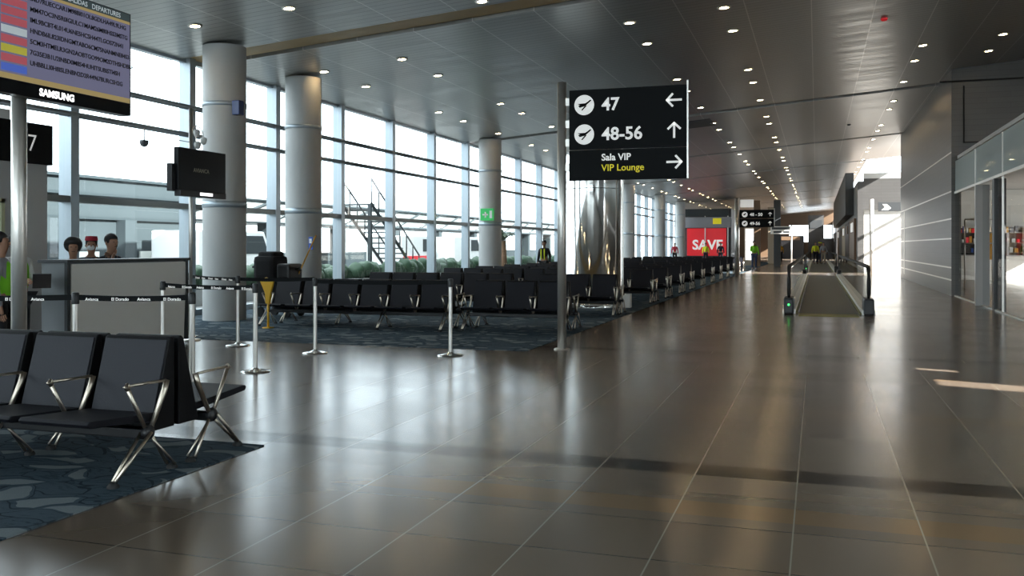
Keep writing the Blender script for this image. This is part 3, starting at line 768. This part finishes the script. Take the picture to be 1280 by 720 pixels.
for i, (x, y) in enumerate(((5, 17), (7, 17), (5, 21), (7.5, 21), (5, 25), (7.5, 25), (5.2, 29), (8, 29), (5.2, 33), (8, 33), (5.6, 37), (8.4, 37), (6, 41), (9, 41))):  # lamps added to brighten the dim shop interior
    o = copy_tree(dl); o.location = (x, y, 3.855); o['label'] = 'warm downlight added in the low ceiling to brighten the glass shop'; o['group'] = 'downlights added inside the glass shop'
def shelf_unit(x, y, rz, label, m, seed):
    r = random.Random(seed)
    t = thing('shop_shelf', label, 'shelf', (x, y, 0), rz)
    MB().box(-.6, -.56, -.2, .2, 0, 2.2).box(.56, .6, -.2, .2, 0, 2.2).box(-.6, .6, .17, .2, 0, 2.2).build('frame', m, t)
    for k in range(5):
        z = .3 + k * .42
        MB().box(-.57, .57, -.2, .18, z - .02, z).build('shelf', m, t)
        xx = -.5
        while xx < .42:
            w = r.uniform(.07, .14); h = r.uniform(.14, .3)
            o = MB().box(xx, xx + w, -.12, .1, z + .001, z + h, bev=.006).build('boxed_product', r.choice(['red', 'orange', 'blue', 'white', 'signyellow', 'tan', 'greycloth', 'black']), None)
            o.matrix_world = Matrix.Translation((x, y, 0)) @ Matrix.Rotation(rz, 4, 'Z')
            tag(o, 'small boxed product on the ' + label, 'product', 'products on the ' + label)
            xx += w + r.uniform(.03, .08)
shelf_unit(6.3, 43.9, 0, 'dark shop shelf at the back, nearest the stone wall', 'black', 2)
shelf_unit(7.7, 43.9, 0, 'tan shop shelf in the middle of the back wall', 'tan', 3)
shelf_unit(9.1, 43.9, 0, 'white shop shelf at the back, right of the tan one', 'white', 1)
shelf_unit(7.55, 36.0, -.15, 'white shop shelf standing forward, right of the black door post', 'white', 5)
for i, (x, y, lb) in enumerate(((6.15, 40.6, 'lit white display column left of the orange stand'), (6.85, 41.6, 'lit white display column right of the orange stand'), (7.9, 40.2, 'lit white display column right of the black door post'))):
    t = thing('display_column', lb, 'display column', (x, y, 0), kind='thing')
    MB().box(-.1, .1, -.1, .1, 0, 3.3, bev=.01).build('column_body', 'white', t)
    for k in range(4): MB().box(-.07, .07, -.112, -.1, 2.3 + k * .22, 2.42 + k * .22).build('lamp', 'logo', t)
for i, (x0, x1, y, lb) in enumerate(((4.3, 6.9, 42.4, 'long white shop counter beside the stone wall'), (7.3, 10.4, 42.4, 'white shop counter at the back, right of the display columns'))):
    t = thing('shop_counter', lb, 'counter', (0, 0, 0))
    MB().box(x0, x1, y, y + .6, 0, 1.0, bev=.02).build('counter_body', 'white', t)
    MB().box(x0 - .03, x1 + .03, y - .03, y + .63, 1.0, 1.04).build('counter_top', 'lightgrey', t)
t = thing('poster_stand', 'orange display stand between the lit shop columns', 'display stand', (6.35, 38.5, 0))
MB().box(-.2, .2, -.03, .03, .9, 1.9, bev=.015).build('poster_board', 'orange', t)
MB().box(-.03, .03, -.02, .02, .02, .9).box(-.2, .2, -.15, .15, 0, .02).build('foot', 'steel', t)
t = thing('clothes_rack', 'dark metal rack inside the shop, just right of the stone wall', 'rack', (5.2, 34.0, 0))
MB().tube([(-.5, 0, 0), (-.5, 0, 2.3)], .025).tube([(.5, 0, 0), (.5, 0, 2.3)], .025).tube([(-.5, 0, 2.3), (.5, 0, 2.3)], .025).tube([(-.5, 0, 1.5), (.5, 0, 1.5)], .02).tube([(0, 0, 0), (0, 0, 2.3)], .02).build('rack_frame', 'steel', t)

# ------------------------------------------------------------------ far shops
t = thing('red_shop', 'far shop with a red SAVE window under a grey fascia', 'shop', (-11.6, 80, 0))
MB().box(0, 4.7, 0, 6, 0, 4.6).build('shop_body', 'darkgrey', t)
MB().box(-.05, 4.75, -.25, 0, 3.0, 3.9).build('fascia', 'greycloth', t)
MB().box(.2, 4.5, -.3, -.25, 4.0, 4.6).build('upper_band', 'facade_dark', t)
rp = MB().box(1.0, 4.3, -.1, 0, .6, 2.95).build('red_window', 'red', t)
text('lettering', 'SAVE', 1.15, 'signwhite', rp, (1.45, -.11, 1.15), '-y', bold=.03, depth=.01)
for x in (.2, 2.5, 4.4): MB().box(x, x + .08, -.2, -.12, 0, 4.0).build('post', 'steel', t)
MB().box(3.2, 3.9, -.27, -.25, 3.3, 3.8).build('fascia_light', 'signyellow', t)
for i, (x, y, w, h, m, lb) in enumerate(((-3.95, 66, .45, 4.6, 'brown', 'dark brown pillar left of the far walkway'),  (-3.4, 78, .8, 4.6, 'tan', 'pale brown pillar beside the farther walkway'),
                                          (-2.6, 66, .45, 4.6, 'darkgrey', 'slim dark pillar beside the small white overhead sign'))):
    tag(MB().box(x - w / 2, x + w / 2, y, y + w, 0, h, bev=.02).build('square_pillar', m), lb, 'pillar', kind='thing')
t = thing('lit_kiosk', 'far kiosk with a glowing white side panel', 'kiosk', (-5.1, 70, 0))
MB().box(0, 1.1, 0, 1.0, 0, 2.8).build('body', 'tan', t); MB().box(.1, 1.0, -.04, 0, .4, 2.7).build('light_panel', 'logo', t)
t = thing('far_pillar', 'grey pillar at the very end of the hall', 'pillar', (-.1, 118, 0), kind='thing')
MB().box(-.9, .9, 0, 1, 0, 5.2).build('shaft', 'stone', t)
MB().box(-.7, .7, -.05, 0, 3.6, 4.6).build('panel', 'darkgrey', t)
t = thing('dark_shop', 'dark shop front across the end of the hall', 'shop', (-4.0, 108, 0))
MB().box(0, 2.6, 0, 3, 0, 2.6).build('body', 'black', t); MB().box(.2, 2.2, -.05, 0, 2.1, 2.5).build('shelf_band', 'brown', t)
MB().box(4.4, 5.8, 0, 3, 0, 2.3).build('side_body', 'black', t)
for i in range(7):
    y = 52 + i * 8.6 if i < 5 else 104.2 + (i - 5) * 8.6
    t = thing('shop_bay', 'far shop bay on the right wall, %s from the passage' % ords[i], 'shop', (2.0, y, 0), group='far shops on the right')
    MB().box(-.12, -.01, .2, 8.2, .0, 2.9).build('shop_glazing', ['brown', 'black', 'tan', 'darkgrey'][i % 4], t)
    MB().box(-.16, -.12, 1.5, 4.5, 2.2, 2.7).build('lit_panel', 'signwhite' if i % 2 == 0 else 'brown', t)

# ------------------------------------------------------------------ outside
t = thing('terminal_wing', 'low blue-grey terminal wing outside the windows', 'building', (-20.3, -30, 0), kind='thing')
b = MB().box(-8, 0, 0, 56, 0, 3.45); b.build('body', 'facade', t)
e = MB()
for z in (2.2, 2.9, 3.4): e.box(0, .12, 0, 56, z, z + .08)
e.build('ledge', 'facade_dark', t)
for k in range(18):
    y = 1 + k * 3.05
    MB().box(0, .35, y, y + .5, 0, 2.2).build('pilaster', 'facade', t)
    MB().box(-.02, .06, y + 1.0, y + 2.3, .35, 1.25).build('window', 'win_light', t)
t = thing('jet_bridge', 'pale glazed boarding bridge outside the middle windows', 'boarding bridge', (-21.5, 27, 0), kind='thing')
MB().box(-4, 0, 0, 50, 2.4, 3.3).build('cabin', 'facade_pale', t)
e = MB()
for k in range(16):
    e.tube([(.1, k * 3, 2.45), (.1, k * 3 + 3, 3.25)], .05, 6)
e.tube([(.1, 0, 3.3), (.1, 50, 3.3)], .07, 6).tube([(.1, 0, 2.4), (.1, 50, 2.4)], .07, 6)
e.build('truss', 'facade_dark', t)
for k in range(9): MB().box(-.6, 0, k * 6, k * 6 + .5, 0, 2.4).build('leg', 'facade', t)
MB().box(-3.5, -1.2, 3, 48, 0, 1.1).build('undercroft', 'facade_dark', t)
e = MB()
for k in range(9): e.prism([(-17.5, 0), (-17.2, 0), (-17.2, .1), (-17.5, .1)], 'y', 30, 31) if False else None
e.bm.free()
for i, (x, y, c, s_) in enumerate(((-18.9, 26.0, 'white', 1.), (-18.9, 40.5, 'red', .9), (-18.9, 47, 'white', 1.1))):
    t = thing('service_van', ['white van parked on the apron just past the second column', 'red and white van parked on the apron outside', 'white van parked on the apron farthest along the windows'][i], 'van', (x, y, -.05))
    MB().prism([(-2.2, .35), (2.2, .35), (2.2, 1.1), (1.7, 1.25), (1.3, 1.95), (-2.2, 1.95)], 'x', -.9, .9, bev=.05).build('van_body', 'white' , t)
    MB().prism([(.2, 1.2), (1.55, 1.2), (1.2, 1.8), (.2, 1.8)], 'x', .88, .915).build('side_window', 'facade_dark', t)
    if c == 'red': MB().box(.9, .915, -2, 1.5, .7, 1.0).build('stripe', 'red', t)
    for yy_ in (-1.4, 1.4):
        MB().tube([(.7, yy_, .35), (.95, yy_, .35)], .35, 18).build('wheel', 'rubber', t); MB().tube([(-.95, yy_, .35), (-.7, yy_, .35)], .35, 18).build('wheel', 'rubber', t)
t = thing('boarding_stairs', 'steel boarding stairs slanting down outside the window beyond the second column', 'stairs', (-16.5, 30.0, -.05), kind='thing')
e = MB()
for dx in (0, 1.2):
    e.tube([(dx, 0, 3.0), (dx, 4.2, .2)], .06, 6).tube([(dx, 0, 3.9), (dx, 4.2, 1.1)], .035, 6)
    for k in range(8): e.tube([(dx, k * .6, 3.0 - k * .4), (dx, k * .6, 3.9 - k * .4)], .025, 5)
e.build('side_frame', 'facade_dark', t)
st = MB()
for k in range(14): st.box(0, 1.2, k * .3, k * .3 + .28, 2.95 - k * .2, 3.0 - k * .2)
st.build('treads', 'facade', t)
MB().box(0, .12, -.1, .02, 0, 3.0).box(1.1, 1.22, -.1, .02, 0, 3.0).build('support', 'facade', t)
for i in range(8):
    t = thing('hedge_planter', ['dark green hedge outside the windows, %s stretch from the thick column' % ords[i]][0], 'hedge', (-14.6, 17 + i * 6.2, -.05), group='hedges outside', kind='thing')
    MB().box(-.4, .4, 0, 5.6, 0, .4, bev=.02).build('planter', 'lightgrey', t)
    hb = MB(); rr = random.Random(i)
    for k in range(26): hb.ball((rr.uniform(-.25, .25), .2 + k * .21, .62 + rr.uniform(-.1, .12)), (.3, .28, .27), 0, 2)
    for v in hb.bm.verts: v.co += Vector((rr.uniform(-.03, .03), rr.uniform(-.03, .03), rr.uniform(-.04, .04)))
    hb.build('hedge', 'leaf', t)
# palm outside the windows
t = thing('palm_tree', 'small palm with a brown trunk seen through the windows', 'palm', (-13.2, 38.6, -.05))
MB().tube([(0, 0, 0), (.03, .02, .8), (-.02, 0, 1.7)], [.16, .13, .15], 10).build('trunk', 'wood', t)
fm = MB()
for k in range(16):
    a = k * 2.4; u = Vector((math.cos(a), math.sin(a), 0)); up = .25 + .3 * ((k * 7) % 5) / 5
    pr = None
    for j in range(7):
        s1 = j / 6; p = Vector((0, 0, 1.7)) + u * (.75 * s1) + Vector((0, 0, up * math.sin(s1 * 2.6)))
        sd = Vector((-u.y, u.x, 0)) * (.09 * math.sin(PI * (.08 + .9 * s1)))
        if pr: fm.quad([pr[0], p - sd, p, pr[1]]); fm.quad([pr[1], p, p + sd, pr[2]])
        pr = (p - sd, p + Vector((0, 0, .03)), p + sd); pr = tuple(pr)
fm.build('fronds', 'leaf', t)

# ------------------------------------------------------------------ people
def skin_mesh(verts, edges, radii, sub=1):
    me = bpy.data.meshes.new('tmp'); me.from_pydata(verts, edges, [])
    o = bpy.data.objects.new('tmp', me); C.objects.link(o)
    md = o.modifiers.new('s', 'SKIN'); md.use_smooth_shade = True; md.branch_smoothing = .4
    for i, r in enumerate(radii):
        v = me.skin_vertices[0].data[i]; v.radius = r if isinstance(r, tuple) else (r, r); v.use_root = (i == 0)
    s2 = o.modifiers.new('u', 'SUBSURF'); s2.levels = sub; s2.render_levels = sub
    bpy.context.view_layer.update()
    r = bpy.data.meshes.new_from_object(o.evaluated_get(bpy.context.evaluated_depsgraph_get()))
    bpy.data.objects.remove(o); bpy.data.meshes.remove(me)
    return r
def join_meshes(lst, name):
    bm = bmesh.new()
    for m in lst: bm.from_mesh(m)
    me = bpy.data.meshes.new(name); bm.to_mesh(me); bm.free()
    for p in me.polygons: p.use_smooth = True
    return me
def person(label, x, y, rz, H=1.72, top='navy', legs='navy', z0=0., vest=None, hair='hair', lean=0., arms=('down', 'down'), headdown=0., extra=None, group=None, fingers=True, bushy=0., hs=1.):
    k = H / 1.75
    t = thing('person', label, 'person', (x, y, z0), rz, group)
    # faces -y; +x is the person's left
    def P(a, b, c): return (a * k, (b - lean * max(c - .9, 0) * 1.0) * k, c * k)
    V = []; E = []; R = []
    def add(p, r, par=None):
        V.append(P(*p)); R.append((r[0] * k, r[1] * k) if isinstance(r, tuple) else r * k)
        if par is not None: E.append((par, len(V) - 1))
        return len(V) - 1
    pel = add((0, 0, .95), (.15, .115))
    wa = add((0, 0, 1.12), (.135, .105), pel); ch = add((0, 0, 1.32), (.16, .115), wa); nk0 = add((0, .01, 1.45), (.075, .07), ch)
    nk = add((0, 0, 1.50), (.055, .058), nk0)
    hd = []
    for (dy, z, r) in ((-.012, 1.565, (.055, .065)), (-.012, 1.62, (.07, .088)), (0, 1.68, (.078, .098)), (0, 1.725, (.06, .078))):
        nk = add((0, dy - headdown * (z - 1.5), 1.49 + (z - 1.52) * hs), (r[0] * hs, r[1] * hs), nk); hd.append(nk)
    joints_ = {}
    for s in (-1, 1):
        sh = add((s * .175, 0, 1.40), .058, ch)
        pose = arms[0] if s < 0 else arms[1]
        if pose == 'down': el, wr_, hn = (s * .24, .02, 1.13), (s * .26, -.05, .88), (s * .265, -.07, .80)
        elif pose == 'fwd': el, wr_, hn = (s * .22, -.02, 1.14), (s * .17, -.26, 1.12), (s * .16, -.34, 1.12)
        elif pose == 'chin': el, wr_, hn = (s * .24, -.1, 1.15), (s * .10, -.2, 1.38), (s * .05, -.18, 1.48)
        else: el, wr_, hn = (s * .24, -.06, 1.15), (s * .12, -.28, 1.05), (s * .08, -.34, 1.03)
        e_ = add(el, .043, sh); w_ = add(wr_, .028, e_); h_ = add(hn, (.02, .036), w_)
        joints_[s] = (sh, e_, w_, h_)
        hp = add((s * .095, 0, .88), .085, pel); kn = add((s * .105, -.015, .50), .058, hp); an = add((s * .11, .02, .09), .038, kn)
        add((s * .115, -.13, .035), (.035, .04), an)
        joints_[s] += (hp, kn, an)
    ms = [skin_mesh(V, E, R)]
    if fingers:
        for s in (-1, 1):
            h_ = Vector(V[joints_[s][3]]); w_ = Vector(V[joints_[s][2]]); d = (h_ - w_).normalized(); sd = d.cross(Vector((1, 0, .01))).normalized()
            cu_ = Vector((-s * .5, 0, -.5)) if abs(d.z) < .5 else Vector((-s * .6, -.2, 0))
            for q in range(4):
                L = (.062, .072, .068, .052)[q] * k
                p0 = h_ + d * .0 + sd * (q - 1.5) * .019 * k; p1 = p0 + d * L * .6; p2 = p1 + (d + cu_ * .8).normalized() * L * .55
                ms.append(skin_mesh([tuple(p0), tuple(p1), tuple(p2)], [(0, 1), (1, 2)], [.009 * k] * 3))
            p0 = h_ - d * .03 * k - sd * .03 * k; p1 = p0 - sd * .025 * k + d * .03 * k; p2 = p1 + d * .03 * k
            ms.append(skin_mesh([tuple(p0), tuple(p1), tuple(p2)], [(0, 1), (1, 2)], [.011 * k] * 3))
    # face: nose, ears, eye sockets as small forms of the same mesh
    hc = Vector(V[hd[2]]); fc = MB(); kb = k; k = k * hs
    fc.ball((hc.x, hc.y - .098 * k, hc.z - .035 * k), (.013 * k, .02 * k, .022 * k), 0, 1)
    for s in (-1, 1): fc.ball((hc.x + s * .078 * k, hc.y + .01 * k, hc.z - .03 * k), (.01 * k, .02 * k, .03 * k), 0, 1)
    fm_ = bpy.data.meshes.new('f'); fc.bm.to_mesh(fm_); fc.bm.free(); ms.append(fm_)
    me = join_meshes(ms, 'body'); me.materials.append(M['skin'])
    body = bpy.data.objects.new('body', me); C.objects.link(body); body.parent = t
    eb = MB()
    for s in (-1, 1): eb.ball((hc.x + s * .03 * k, hc.y - .088 * k, hc.z - .012 * k), (.012 * k, .008 * k, .006 * k), 0, 1)
    eb.box(hc.x - .022 * k, hc.x + .022 * k, hc.y - .094 * k, hc.y - .085 * k, hc.z - .078 * k, hc.z - .072 * k)
    eb.build('eyes_and_mouth', 'hair', t)
    kh = k; k = kb
    def garment(name, idx, ex, m, trims=None):
        mp = {i: n_ for n_, i in enumerate(idx)}
        vs = [V[i] for i in idx]; es = [(mp[a], mp[b]) for a, b in E if a in mp and b in mp]
        rs = [((R[i][0] + ex) if isinstance(R[i], tuple) else R[i] + ex, (R[i][1] + ex) if isinstance(R[i], tuple) else R[i] + ex) for i in idx]
        g = skin_mesh(vs, es, rs); g.materials.clear(); g.materials.append(M[m])
        for p in g.polygons: p.use_smooth = True
        o = bpy.data.objects.new(name, g); C.objects.link(o); o.parent = t; return o
    J = joints_
    garment('jacket', [pel, wa, ch, nk0, J[-1][0], J[-1][1], J[-1][2], J[1][0], J[1][1], J[1][2]], .014 * k, top)
    garment('trousers', [pel, J[-1][4], J[-1][5], J[-1][6], J[1][4], J[1][5], J[1][6]], .017 * k, legs)
    for s in (-1, 1):
        a = Vector(V[J[s][6]])
        MB().box(a.x - .045 * k, a.x + .045 * k, a.y - .2 * k, a.y + .06 * k, 0, .075 * k, bev=.02).build('shoe', 'black', t)
    if vest: garment('vest', [pel, wa, ch, nk0], .028 * k, vest)
    k = kh; hr = MB()
    hr.ball((hc.x, hc.y + .022 * k, hc.z + .022 * k), ((.084 + bushy) * k, (.098 + bushy) * k, (.088 + bushy * .8) * k), 0, 3)
    for v in hr.bm.verts:
        if v.co.y < hc.y - .03 * k and v.co.z < hc.z + .04 * k: v.co.y = hc.y - .03 * k
    hr.build('hair', hair, t)
    if extra == 'cap_mask':
        MB().lathe([(0, .06 * k), (.08 * k, .055 * k), (.09 * k, .0), (.088 * k, -.01 * k)], (hc.x, hc.y, hc.z + .055 * k), 20).build('hat', 'redcloth', t)
        MB().ball((hc.x, hc.y - .075 * k, hc.z - .06 * k), (.055 * k, .04 * k, .04 * k), 0, 2).build('face_mask', 'skyblue', t)
    if extra == 'hat':
        MB().lathe([(0, .08 * k), (.08 * k, .06 * k), (.092 * k, 0), (.12 * k, -.005 * k)], (hc.x, hc.y, hc.z + .05 * k), 20).build('hard_hat', 'vestyellow', t)
    k = kb
    if extra == 'straps':
        for s in (-1, 1): MB().box(s * .07 * k - .025 * k, s * .07 * k + .025 * k, -.15 * k, -.125 * k, 1.0 * k, 1.42 * k, bev=.008).build('reflective_strap', 'vestyellow', t)
    return t
person('person with bushy black hair bowed over the boarding desk', -9.75, 10.15, .8, 1.46, 'navy', 'navy', headdown=.35, arms=('fwd', 'fwd'), bushy=.035, lean=.1, hs=1.2)
person('person in red hat and white mask behind the boarding desk', -10.5, 11.3, .7, 1.50, 'navy', 'navy', extra='cap_mask', arms=('down', 'fwd'), hs=1.2)
person('dark-haired person in profile behind the desk, hand at the chin', -9.95, 11.05, PI / 2 - .25, 1.53, 'navy', 'navy', arms=('chin', 'fwd'), lean=.08, headdown=.15, hs=1.25)
person('person in lime green vest behind the tall screen pole', -7.96, 7.32, 2.2, 1.55, 'greycloth', 'blackcloth', vest='lime', arms=('down', 'down'))
pp = person('person in white top holding a dark tablet before the gate', -9.1, 8.6, PI / 2, 1.55, 'whitecloth', 'blackcloth', vest='lime', arms=('fwd', 'fwd'))
tb = MB().box(-.1, .1, -.01, .01, -.1, .08, bev=.004).build('tablet', 'black', None, (-8.72, 8.6, 1.0), (.3, 0, .9))
tag(tb, 'dark tablet held by the person in the white top', 'tablet')
person('guard in dark uniform with yellow reflective straps behind the seats', -9.3, 31.75, -.15, 1.62, 'blackcloth', 'blackcloth', extra='straps')
person('person in dark clothes by the red SAVE shop window', -7.1, 73, .1, 1.70, 'navy', 'navy', fingers=False)
person('person in red near the left post of the SAVE shop', -10.5, 72, .1, 1.68, 'redcloth', 'blackcloth', fingers=False)
person('person in yellow vest before the SAVE lettering', -8.35, 74, .1, 1.68, 'vestyellow', 'navy', vest='vestyellow', fingers=False)
person('person in lime vest and navy trousers beside the far seats', -3.6, 57.5, .3, 1.75, 'lime', 'denim', vest='lime', fingers=False, arms=('fwd', 'down'))
person('person in yellow vest at the left of the distant group', -.1, 76, .1, 1.74, 'vestyellow', 'navy', vest='vestyellow', fingers=False, z0=.016)
person('person in navy walking in the middle of the distant group', .2, 79.5, -.1, 1.72, 'navy', 'denim', fingers=False, extra='hat', z0=.016)
person('person in grey at the right of the distant group', 0.5, 77.5, -.1, 1.72, 'greycloth', 'tan', fingers=False, z0=.016)
person('person in black farther back on the walkway', .35, 85, 0, 1.72, 'blackcloth', 'blackcloth', fingers=False, extra='hat', z0=.016)
person('person in orange-yellow left of the farther walkway', -2.9, 80, .2, 1.72, 'yellow', 'blackcloth', fingers=False)

# ------------------------------------------------------------------ light
wd = bpy.data.worlds.new('sky'); S.world = wd; wd.use_nodes = True
bg = wd.node_tree.nodes['Background']; bg.inputs[0].default_value = (.86, .94, 1.0, 1); bg.inputs[1].default_value = 5.5
sun = bpy.data.lights.new('sun', 'SUN'); sun.energy = 38; sun.angle = math.radians(.6); sun.color = (1, .97, .91)
so = bpy.data.objects.new('sun', sun); C.objects.link(so)
so.rotation_euler = Vector((-.78, .25, -.45)).to_track_quat('-Z', 'Y').to_euler()
S.view_settings.view_transform = 'Standard'; S.view_settings.look = 'None'; S.view_settings.gamma = 1
S.view_settings.exposure = 0
S.view_settings.use_curve_mapping = False
S.cycles.use_denoising = True
S.cycles.max_bounces = 8; S.cycles.diffuse_bounces = 4; S.cycles.glossy_bounces = 4; S.cycles.transparent_max_bounces = 16
S.cycles.sample_clamp_indirect = 8; S.cycles.caustics_reflective = False; S.cycles.caustics_refractive = False
bpy.context.view_layer.update()
